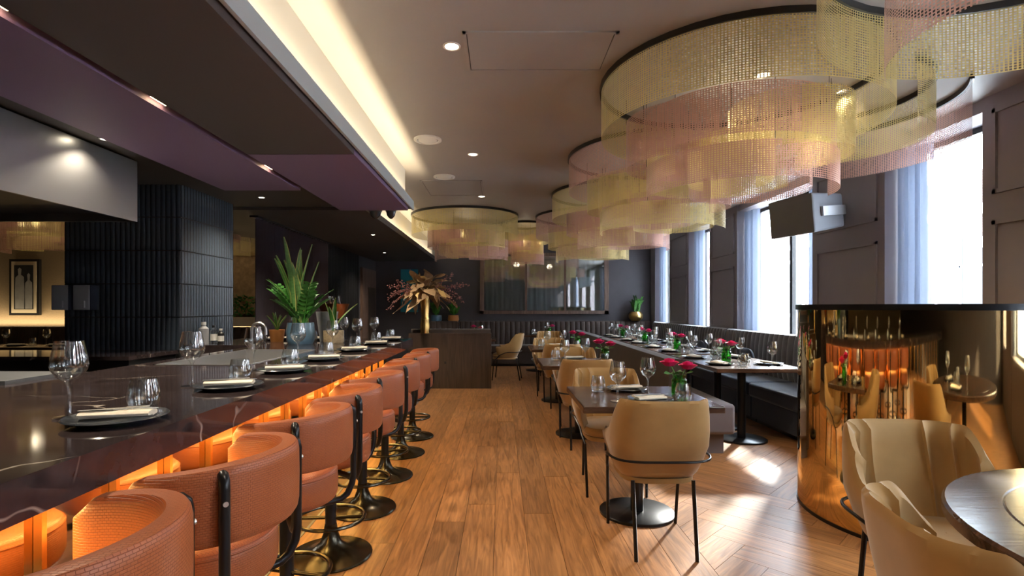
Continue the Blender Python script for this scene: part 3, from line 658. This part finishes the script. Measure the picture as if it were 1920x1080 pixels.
def zz_stem(parent, base, h, lean, az, leaf=.06, n=9):
    mb = MB(); dx, dy = math.cos(az), math.sin(az); P = lambda t_: Vector((base[0]+dx*lean*t_**1.4, base[1]+dy*lean*t_**1.4, base[2]+h*t_-.15*h*t_**3))
    mb.tube([P(i/8) for i in range(9)], [.006*(1-.6*i/8) for i in range(9)], 6)
    for i in range(n):
        t_ = .25+.75*i/(n-1); p = P(t_); tn = (P(min(1, t_+.03))-P(t_-.03)).normalized(); sd = tn.cross(Vector((0, 0, 1)) if abs(tn.z) < .95 else Vector((dx, dy, 0))).normalized()
        for s_ in (-1, 1):
            d = (tn*.55+sd*s_).normalized(); nn = d.cross(tn).normalized(); wv = d.cross(nn); L_ = leaf*(1-.3*abs(t_-.6))
            mb.add([p, p+d*L_*.35+wv*L_*.23, p+d*L_*.75+wv*L_*.17, p+d*L_, p+d*L_*.75-wv*L_*.17, p+d*L_*.35-wv*L_*.23, p+d*L_*.5+nn*L_*.05], [(0, 1, 6), (1, 2, 6), (2, 3, 6), (3, 4, 6), (4, 5, 6), (5, 0, 6)])
    return mb.build('leafy_stem', 'leaf', parent, True)
bp_ = thing('potted_plant', (-1.90, 5.05, bt_), 'tall snake plant with glossy green stems in a blue glazed pot on the bar', 'potted plant')
pot(bp_, 'ceramic_blue', [(0, 0), (.11, 0), (.125, .03), (.13, .12), (.12, .2), (.108, .2), (.1, .18), (0, .18)])
for k in range(17): blade(bp_, (random.uniform(-.06, .06), random.uniform(-.05, .05), .16), random.uniform(.5, .86), random.uniform(.03, .2), random.uniform(0, 6.28), .040)
for az, h_, ln in ((3.4, .25, .28), (3.0, .36, .2)): blade(bp_, (0, 0, .16), h_+.2, ln, az, .03)
for k in range(20): zz_stem(bp_, (random.uniform(-.05, .05), random.uniform(-.05, .05), .17), random.uniform(.22, .5), random.uniform(.1, .26), random.uniform(0, 6.28), .085)
p2 = thing('potted_plant', (-1.62, 5.15, bt_), 'small drooping plant in a textured sand coloured pot on the bar', 'potted plant')
pot(p2, 'ceramic_sand', [(0, 0), (.09, 0), (.096, .01), (.096, .12), (.085, .12), (.08, .10), (0, .10)])
for az, h_, ln in ((.3, .28, .22), (2.6, .3, .12), (1.4, .34, .04), (4.5, .25, .08)): blade(p2, (0, 0, .1), h_, ln, az, .022, 'leaf')
p3 = thing('tall_vase', (-1.78, 5.45, bt_), 'tall grey stone vase standing behind the blue pot', 'vase'); pot(p3, 'ceramic_grey', [(0, 0), (.07, 0), (.11, .30), (.10, .30), (.065, .03), (0, .03)])
p4 = thing('potted_plant', (-2.25, 5.35, bt_), 'small grass plant in an orange pot left of the blue pot', 'potted plant'); pot(p4, 'terracotta', [(0, 0), (.06, 0), (.075, .12), (.066, .12), (.06, .1), (0, .1)])
for k in range(12): blade(p4, (0, 0, .1), random.uniform(.12, .22), random.uniform(.02, .1), random.uniform(0, 6.28), .006, 'leaf')
cb = thing('champagne_bowl', (-2.2, 7.0, 0), 'wide copper champagne bowl on a stand behind the potted plants', 'bowl')
MB().lathe([(0, 1.16), (.10, 1.17), (.16, 1.25), (.20, 1.36), (.195, 1.36), (.15, 1.26), (0, 1.19)], 32).build('bowl', 'copper', cb, True); MB().lathe([(.16, 0), (.16, .02), (.02, .04), (.02, 1.17), (0, 1.17)], 24).build('stand', 'black_metal', cb, True)
for k in range(3):
    a = k*2.1; MB().lathe([(0, 0), (.035, 0), (.035, .12), (.014, .2), (.014, .26), (0, .26)], 14).build('bottle', 'glass', cb, True, loc=(.07*math.cos(a), .07*math.sin(a), 1.20))
# ------------------------------------------------------------------ velvet chairs
def chair(velvet='velvet'):
    # local: faces +y, back at -y
    t = thing('dining_chair', (0, 0, 0), '', 'chair', 'velvet dining chairs')
    n = 96; A = D(122); outer = []; inner = []
    def plan(a, grow):                       # superellipse U-shape
        c, s_ = math.cos(a), math.sin(a); return (math.copysign(abs(s_)**.5, s_)*(.255+grow), -math.copysign(abs(c)**.55, c)*(.225+grow))
    Z = (.405, .43, .50, .58, .66, .74, .80, .825)
    def top(u): 
        k = min(1, max(0, (abs(u)-.47)/.34)); k = k*k*(3-2*k); return .825-.225*k
    for i in range(n+1):
        u = -1+2*i/n; a = u*A; tz = top(u); ro = []; ri = []
        for q, z in enumerate(Z):
            f = (z-.405)/.42; zz = .405+(tz-.405)*f; h_ = (zz-.405)/.42
            g = -.055+.075*min(1, h_*2.2)**.7-.012*max(0, f-.9)*10*.5; x, y = plan(a, g); y -= .075*h_**1.3*max(0, math.cos(a)); ro.append((x*(1-.07*h_*h_), y, zz))
            gi = g-.045+.022*(abs(math.cos(u*PI*4.0))**.4-.5)*(1 if abs(u) < .75 else 0)+(.02 if q == len(Z)-1 else 0); x, y = plan(a, gi); y -= .075*h_**1.3*max(0, math.cos(a)); ri.append((x*(1-.07*h_*h_), y, zz))
        xo, yo = (ro[-1][0]+ri[-1][0])/2, (ro[-1][1]+ri[-1][1])/2
        outer.append(ro+[(xo, yo, ro[-1][2]+.012)]+ri[::-1])
    mb = MB().grid(outer, False); m_ = len(outer[0]); L_ = len(mb.v)
    mb.f.append(tuple(range(m_-1, -1, -1))); mb.f.append(tuple(L_-m_+q for q in range(m_)))
    mb.build('backrest', velvet, t, True)
    def cush(z0, z1, gx, gy):
        rows = []
        for k, (s_, z) in enumerate(((.80, z0), (.95, z0+.012), (1, z0+.03), (1, z1-.03), (.96, z1-.01), (.86, z1), (.5, z1+.008), (0.01, z1+.01))):
            rows.append([(math.copysign(abs(math.sin(2*PI*q/36))**.6, math.sin(2*PI*q/36))*gx*s_, .03+math.copysign(abs(math.cos(2*PI*q/36))**.6, math.cos(2*PI*q/36))*gy*s_, z) for q in range(36)])
        mb = MB().grid(rows, True); mb.f.append(tuple(range(36))); return mb
    cush(.40, .48, .215, .225).build('seat', velvet, t, True)
    cush(.375, .41, .20, .22).build('seat_base', velvet, t, True)
    path = [(-.238, .10, .455), (-.258, .0, .50)] + [(plan(-a, .022)[0]*.99, plan(-a, .022)[1]-.02*math.cos(a), .515) for a in [D(85-170*i/18) for i in range(19)]] + [(.258, .0, .50), (.238, .10, .455)]
    MB().tube(path, .007, 8).build('back_rail', 'black_metal', t, True)
    for sx in (-1, 1):
        MB().tube([(sx*.238, .10, .455), (sx*.228, .15, .40), (sx*.215, .205, .36), (sx*.205, .24, 0)], .0095, 8).build('leg', 'black_metal', t, True)
        MB().tube([(sx*.16, -.19, .40), (sx*.158, -.255, 0)], .0105, 8).build('leg', 'black_metal', t, True)
    return t
ch0 = chair(); used = [False]
def put_chair(x, y, rz, label, proto=None, flag=None):
    t = ch0 if not used[0] else copy_tree(ch0); used[0] = True
    t.location = (x, y, 0); t.rotation_euler.z = rz; t['label'] = label; return t
put_chair(.855, 3.01, 0, 'mustard velvet dining chair in front, back turned to the camera, at the front table')
put_chair(.80, 3.93, PI, 'mustard velvet chair facing the camera on the far side of the front table')
put_chair(.80, 5.15, 0, 'mustard velvet chair with its back to the camera at the second aisle table')
put_chair(.86, 6.12, PI, 'mustard velvet chair facing the camera behind the second aisle table')
put_chair(.80, 7.15, 0, 'mustard velvet chair with its back to the camera at the third aisle table')
put_chair(.74, 8.1, PI, 'mustard velvet chair facing the camera behind the third aisle table')
put_chair(.95, 10.4, PI, 'brown velvet chair in front of the back banquette, facing the camera')
put_chair(.10, 9.75, D(82), 'pale velvet chair side on, facing left into the wooden booth')
put_chair(1.63, 1.98, PI-D(6), 'tan velvet chair with channelled back between the brass partition and the round table')
put_chair(1.22, 1.21, D(-102), 'tan velvet chair in the right foreground, turned away towards the round table')

# ------------------------------------------------------------------ tables
def ped_table(name, x0, x1, y0, y1, label, bases, disc=.236):
    cx, cy = (x0+x1)/2, (y0+y1)/2; t = thing(name, (cx, cy, 0), label, 'table', 'dark wood pedestal tables')
    MB().box(x0-cx, x1-cx, y0-cy, y1-cy, .712, .75).build('table_top', 'tabletop', t, bevel=.005)
    for bx_, by_ in bases:
        MB().lathe([(0, 0), (disc, 0), (disc, .014), (disc-.006, .018), (0, .018)], 40).build('base', 'black_metal', t, True, loc=(bx_-cx, by_-cy, 0))
        MB().lathe([(.04, .018), (.04, .712), (0, .712)], 20).build('pole', 'black_metal', t, True, loc=(bx_-cx, by_-cy, 0))
    return t
def flower(x, y, z, where, n=2):
    t = thing('bud_vase', (x, y, z), 'small green glass vase '+where, 'vase', 'green glass bud vases'); t.scale = (1.3,)*3
    MB().lathe([(0, .002), (.034, .002), (.037, .01), (.037, .075), (.030, .083), (.030, .095), (.034, .10), (.032, .10), (.027, .094), (.027, .084), (.034, .075), (.034, .01), (0, .008)], 24).build('body', 'glass_green', t, True)
    for k in range(n):
        a = k*3.0+.4; dx, dy = .052*math.cos(a), .048*math.sin(a)
        r = thing('rose', (x, y, z), 'bright pink rose%s in the vase %s' % ('' if n == 1 else (', %s bloom' % ('lower' if k == 0 else 'upper')), where), 'rose', 'pink roses'); r.scale = (1.35,)*3
        hz = .135+.018*k
        MB().tube([(0, 0, .02), (dx*.3, dy*.3, .08), (dx*.42, dy*.42, .102), (dx, dy, hz)], .0025, 6).build('stem', 'stem_green', r, True)
        mb = MB()
        for L_ in range(5):
            R = .008+.0065*L_; np_ = 4+L_
            for p in range(np_):
                a0 = 2*PI*p/np_+L_*.7; rows = []
                for i in range(4):
                    v_ = i/3; rr = R*(.55+.6*v_**.7)+(.006*v_ if L_ > 2 else 0); zz = hz-.012+(.036-.0028*L_)*v_-(.006*v_**3 if L_ > 2 else 0)
                    rows.append([(dx+rr*math.cos(a0+b_), dy+rr*math.sin(a0+b_), zz-.004*abs(b_)) for b_ in (-.75, -.4, 0, .4, .75)])
                mb.grid(rows)
        mb.build('bloom', 'rose', r, True)
        mb = MB()
        for p in range(3):
            a0 = p*2.1+k; mb.add([(dx*.7, dy*.7, .10), (dx*.7+.03*math.cos(a0), dy*.7+.03*math.sin(a0), .115), (dx*.7+.045*math.cos(a0+.25), dy*.7+.045*math.sin(a0+.25), .105), (dx*.7+.03*math.cos(a0+.5), dy*.7+.03*math.sin(a0+.5), .10)], [(0, 1, 2, 3)])
        mb.build('leaf', 'leaf', r)
AT = [(.466, 1.27, 3.02, 3.81, 'nearest aisle table'), (.40, 1.20, 5.12, 5.95, 'second aisle table'), (.40, 1.20, 7.12, 7.95, 'third aisle table')]
for i, (x0, x1, y0, y1, nm) in enumerate(AT):
    cx, cy = (x0+x1)/2, (y0+y1)/2; ped_table('dining_table', x0, x1, y0, y1, 'dark wooden pedestal table in the aisle, %s from the camera' % ORD[i], [(cx, cy)])
    setting(cx+.03, y0+.2, .75, 0, 1, 'at the near side of the %s' % nm, wg=(-.02, .20), tb=(0, -.20)); setting(cx-.02, y1-.19, .75, 0, -1, 'at the far side of the %s' % nm, wg=(.17, .10), tb=(.05, -.20))
    flower(cx+.28, cy+.03, .75, 'on the '+nm)
WT = [(4.89, 6.30), (6.45, 7.86), (8.05, 9.45), (9.65, 10.9)]
for i, (y0, y1) in enumerate(WT):
    x0, x1 = 1.98, 2.80; nm = '%s window table' % ORD[i]
    ped_table('dining_table', x0, x1, y0, y1, 'long dark wooden table by the windows, %s from the camera' % ORD[i], [(2.39, y0+.42), (2.39, y1-.40)])
    for j, y in enumerate((y0+.36, y1-.36)):
        e = 'near end' if j == 0 else 'far end'
        setting(x0+.17, y, .75, 1, 0, 'on aisle side, %s, %s' % (e, nm), cut=False); setting(x1-.17, y, .75, -1, 0, 'on window side, %s, %s' % (e, nm), cut=False)
    flower(2.36, (y0+y1)/2, .75, 'on the '+nm)
ped_table('dining_table', -.75, -.1, 9.35, 10.15, 'small dark table inside the wooden booth at the left', [(-.42, 9.75)])
setting(-.3, 9.75, .75, -1, 0, 'on the booth table', cut=False); flower(-.45, 9.95, .75, 'on the booth table')
ped_table('dining_table', .35, 1.15, 10.75, 11.4, 'dark table in front of the back wall banquette', [(.75, 11.08)])
setting(.75, 11.2, .75, 0, -1, 'on the table by the back banquette', cut=False); flower(.98, 10.95, .75, 'on the table by the back banquette', 1)
rt = thing('round_table', (1.89, 1.16, 0), 'large round dark wood table in the right foreground', 'table')
R_ = .72; MB().lathe([(0, .705), (R_-.02, .705), (R_, .715), (R_, .742), (R_-.008, .75), (R_-.135, .75), (R_-.139, .746), (R_-.143, .75), (0, .75)], 96).build('table_top', 'tabletop', rt, True)
MB().lathe([(0, 0), (.3, 0), (.3, .018), (.05, .02), (.05, .705), (0, .705)], 40).build('pedestal', 'black_metal', rt, True)
setting(1.86, 1.60, .75, 0, -1, 'at the far side of the round table'); setting(1.50, 1.15, .75, 1, 0, 'at the left side of the round table')

# ------------------------------------------------------------------ banquettes and sofas (local: faces -x, back plane x=0, length along +y)
def tufted(parent, length, prof, m_, ch=.115, amp=.018, name='backrest'):
    n = max(1, round(length/ch)); rows = []; per = 6
    for i in range(n*per+1):
        y = length*i/(n*per); s_ = abs(math.sin(PI*i/per))**.5
        rows.append([(x-(amp*(s_-1)*w_ if True else 0)*-1, y, z) if w_ else (x, y, z) for x, z, w_ in prof])
    mb = MB().grid(rows, True); k = len(prof); L_ = len(mb.v); mb.f.append(tuple(range(k-1, -1, -1))); mb.f.append(tuple(L_-k+q for q in range(k)))
    return mb.build(name, m_, parent, True)
BP = [(-.10, .44, -1), (-.13, .60, -1), (-.12, .80, -1), (-.105, .93, -1), (-.085, .985, -.6), (-.05, 1.0, -.3), (-.01, .99, 0), (0, .97, 0), (0, .44, 0)]
def banquette(loc, rz, length, label, m_='banquette', seat_m='navy', depth=.62):
    t = thing('banquette', loc, label, 'banquette', None, rz); tufted(t, length, BP, m_)
    MB().box(-depth, -.05, .004, length-.004, .30, .46).build('seat', seat_m, t, bevel=.03); MB().box(-depth+.04, 0, .0, length, .06, .30).build('seat_front', seat_m, t); MB().box(-depth+.10, 0, .0, length, 0, .06).build('plinth', 'black', t)
    return t
WB = [(4.30, 6.10), (6.12, 7.95), (8.0, 9.9), (9.92, 11.8)]
for i, (y0, y1) in enumerate(WB): banquette((3.44, y0, 0), 0, y1-y0, 'dark channel tufted banquette section under the windows, %s from the camera' % ORD[i])
banquette((3.44, 12.42, 0), PI/2, 4.4, 'dark channel tufted banquette along the back wall under the framed window', 'sofa_brown', 'sofa_brown', .6)
banquette((-1.0, 12.18, 0), PI/2, .6, 'short tufted banquette section in the back left booth corner', 'sofa_brown', 'sofa_brown', .6)
SP = [(-.14, .40, 0), (-.15, .70, 0), (-.14, .82, 0), (-.11, .85, 0), (-.05, .855, 0), (-.01, .84, 0), (0, .80, 0), (.02, .40, 0), (.02, .08, 0), (-.14, .08, 0)]
for i, (y0, y1) in enumerate(((4.75, 8.18), (8.28, 10.9))):
    t = thing('sofa', (1.50, y1, 0), 'dark brown velvet sofa, back to the aisle, %s row beside the window tables' % ('near' if i == 0 else 'far'), 'sofa', None, PI)
    tufted(t, y1-y0, SP, 'sofa_brown', ch=.6, amp=0); MB().box(-.58, -.13, .004, y1-y0+.02, .18, .45).build('seat', 'sofa_grey', t, bevel=.03); MB().box(-.50, -.05, .05, y1-y0-.05, 0, .18).build('plinth', 'sofa_grey', t)
def pillow(x, y, z, rz, label):
    rows = []
    for k, (s_, d_) in enumerate(((.02, -.055), (.6, -.05), (.9, -.03), (1, 0), (.9, .03), (.6, .05), (.02, .055))):
        rows.append([(d_, math.copysign(abs(math.cos(2*PI*q/28))**.4, math.cos(2*PI*q/28))*.21*s_, math.copysign(abs(math.sin(2*PI*q/28))**.4, math.sin(2*PI*q/28))*.17*s_) for q in range(28)])
    o = MB().grid(rows, True).build('cushion', 'navy', None, True); o.location = (x, y, z); o.rotation_euler = (0, -.25, rz); tag(o, label, 'cushion', 'blue cushions')
for i, y in enumerate((5.1, 6.9, 8.5)): pillow(3.17, y, .63, 0, 'dark blue velvet cushion leaning on the window banquette, %s from the camera' % ORD[i])
# left room banquette
t = banquette((-3.4, 8.95, 0), PI/2, 5.9, 'channel tufted banquette in the left dining room below the picture', 'sofa_brown', 'sofa_brown', .6)
ped_table('dining_table', -8.6, -5.6, 7.5, 8.1, 'dark table with glasses in the left dining room', [(-8, 7.8), (-6.2, 7.8)])
for i, x in enumerate((-8.3, -7.7, -7.1, -6.5)): setting(x, 7.8, .75, 0, 1, 'on the left dining room table, %s from the left' % ORD[i], cut=False)
# wooden booth partition with brass vase
bp2 = thing('booth_partition', (-.84, 8.72, 0), 'dark wooden booth partition beyond the end of the bar', 'partition')
MB().box(-.66, .676, -.10, .0, 0, .893).build('panel', 'panel_wood', bp2); MB().box(-.08, -.05, -.104, -.1, .40, .44).build('socket_plate', 'black', bp2)
tufted(thing('banquette', (-1.48, 8.74, 0), 'brown tufted booth seat behind the wooden partition', 'banquette', None, -PI/2), 1.3, [(x, z-.04, w_) for x, z, w_ in BP], 'sofa_brown')
bx('seat', 'sofa_brown', -.62, -.05, 0, 1.3, 0, .45, bpy.data.objects['banquette'] if False else [o for o in bpy.data.objects if o.get('label') == 'brown tufted booth seat behind the wooden partition'][0])
tv_ = thing('brass_vase', (-1.24, 8.66, .893), 'tall slim brass vase standing on the booth partition', 'vase')
MB().lathe([(0, 0), (.075, 0), (.08, .12), (.066, .20), (.07, .22), (.066, .24), (.06, .26), (.075, .5), (.085, .62), (.078, .62), (.065, .5), (0, .3)], 28).build('body', 'brass', tv_, True)
bq = thing('dried_bouquet', (-1.24, 8.66, 1.45), 'large dried flower and leaf arrangement in the brass vase', 'bouquet')
for k in range(60):
    a = random.uniform(0, 6.28); el = random.uniform(-.5, 1.45); L_ = random.uniform(.2, .5); d = Vector((math.cos(a)*math.cos(el), math.sin(a)*math.cos(el), math.sin(el))); sd = d.cross(Vector((0, 0, 1))).normalized(); rows = []
    for i in range(6):
        t_ = i/5; w_ = .075*math.sin(PI*min(.98, .12+.86*t_)); p = Vector((0, 0, .16))+d*(.06+L_*t_)+Vector((.05*math.sin(5*t_+k*1.3), .05*math.cos(4*t_+k), -.18*t_**2)); rows.append([tuple(p+sd*w_*s_+Vector((0, 0, .03*math.sin(6*t_+k)*s_))) for s_ in (-1, -.5, 0, .5, 1)])
    MB().grid(rows).build('dried_leaf', 'dried_gold' if k % 5 == 0 else 'dried', bq, True)
for k in range(14):
    a = (k % 2)*PI+random.uniform(-.7, .7); mb = MB(); L_ = random.uniform(.45, .72); dr = random.uniform(-.35, .25)
    P = lambda t_: Vector((math.cos(a)*L_*t_, math.sin(a)*L_*.6*t_, .18*math.sin(PI*t_*.7)+dr*t_*t_)); mb.tube([P(i/6) for i in range(7)], .003, 5)
    for j in range(26):
        p = P(.4+.6*j/25)+Vector([random.uniform(-.035, .035) for _ in range(3)]); r = random.uniform(.009, .016)
        mb.add([p+Vector(v)*r for v in ((1,0,0),(-1,0,0),(0,1,0),(0,-1,0),(0,0,1),(0,0,-1))], [(0,2,4),(2,1,4),(1,3,4),(3,0,4),(2,0,5),(1,2,5),(3,1,5),(0,3,5)])
    mb.build('berry_sprig', 'berry', bq)
def zzpot(loc, m_, label, n=12, h=.36, pr=None):
    t = thing('potted_plant', loc, label, 'potted plant'); pot(t, m_, pr or [(0, 0), (.10, 0), (.13, .06), (.12, .16), (.105, .16), (.1, .14), (0, .14)])
    for k in range(n): zz_stem(t, (random.uniform(-.04, .04), random.uniform(-.04, .04), .13), random.uniform(.6, 1)*h, random.uniform(.05, .15), random.uniform(PI, 2*PI), .09, 8)
struct(bx('trim_1', 'panel_wood', -1.62, -.965, 12.2, 12.5, 0, .97))
zzpot((-1.50, 12.34, .97), 'ceramic_blue', 'leafy green plant in a blue pot behind the booth'); zzpot((-1.11, 12.34, .97), 'terracotta', 'leafy green plant in an orange pot behind the booth')
zzpot((3.10, 12.30, 1.0), 'gold_dark', 'green fern like plant in a gold ribbed pot in the far right corner', 10, .5, [(0, 0), (.10, 0), (.16, .07), (.165, .14), (.12, .21), (.10, .21), (.1, .18), (0, .16)])

# ------------------------------------------------------------------ brass mirrored partition
cx, cy, R_ = 2.71, 3.36, .74
def outline(off):
    pts = [(XW, cy+R_+off)] + [(cx+(R_+off)*math.cos(PI/2+PI*i/48), cy+(R_+off)*math.sin(PI/2+PI*i/48)) for i in range(49)] + [(XW, cy-R_-off)]
    return pts
bpn = thing('brass_partition', (0, 0, 0), 'curved mirror polished brass partition with dark top rail near the round table', 'partition')
def skin(nm, m_, o1, o2, z0, z1):
    a, b_ = outline(o1), outline(o2); MB().grid([[(*p, z0), (*p, z1), (*q, z1), (*q, z0)] for p, q in zip(a, b_)], True).build(nm, m_, bpn, True)
mm = mat('brass_mirror', (.92, .64, .28), .04, metal=1)
skin('mirror_panel', 'brass_mirror', 0, -.04, .02, 1.298); skin('top_rail', 'black_metal', .012, -.06, 1.298, 1.332); skin('kick_strip', 'black_metal', .004, -.04, 0, .02)
# wall speaker
sp = thing('wall_speaker', (XW, 5.55, 2.24), 'grey wedge shaped loudspeaker bracketed to the pilaster', 'loudspeaker')
spc = MB().add([(.10, -.24, -.15), (-.30, -.28, -.19), (-.30, .28, -.19), (.10, .24, -.15), (.10, -.24, .17), (-.30, -.28, .19), (-.30, .28, .19), (.10, .24, .17)], [(3,2,1,0),(4,5,6,7),(0,1,5,4),(1,2,6,5),(2,3,7,6),(3,0,4,7)]).build('cabinet', 'speaker_grey', sp, bevel=.02)
gr = MB().grid([[(-.30-.035*math.sin(PI*i/10), -.275+.55*i/10, z) for z in (-.185, .185)] for i in range(11)]).build('grille', 'speaker_grille', sp, True)
br = MB().box(-.20, .06, -.30, -.27, -.04, .05).box(.03, .06, -.30, .1, -.04, .05).build('bracket', 'steel', sp)
for o in (spc, gr, br): o.location = (-.34, -.18, 0); o.rotation_euler = (0, -.10, D(14))
MB().box(-.36, 0, -.06, -.02, -.03, .04).box(-.02, 0, -.12, .04, -.1, .1).build('wall_arm', 'steel_dark', sp)
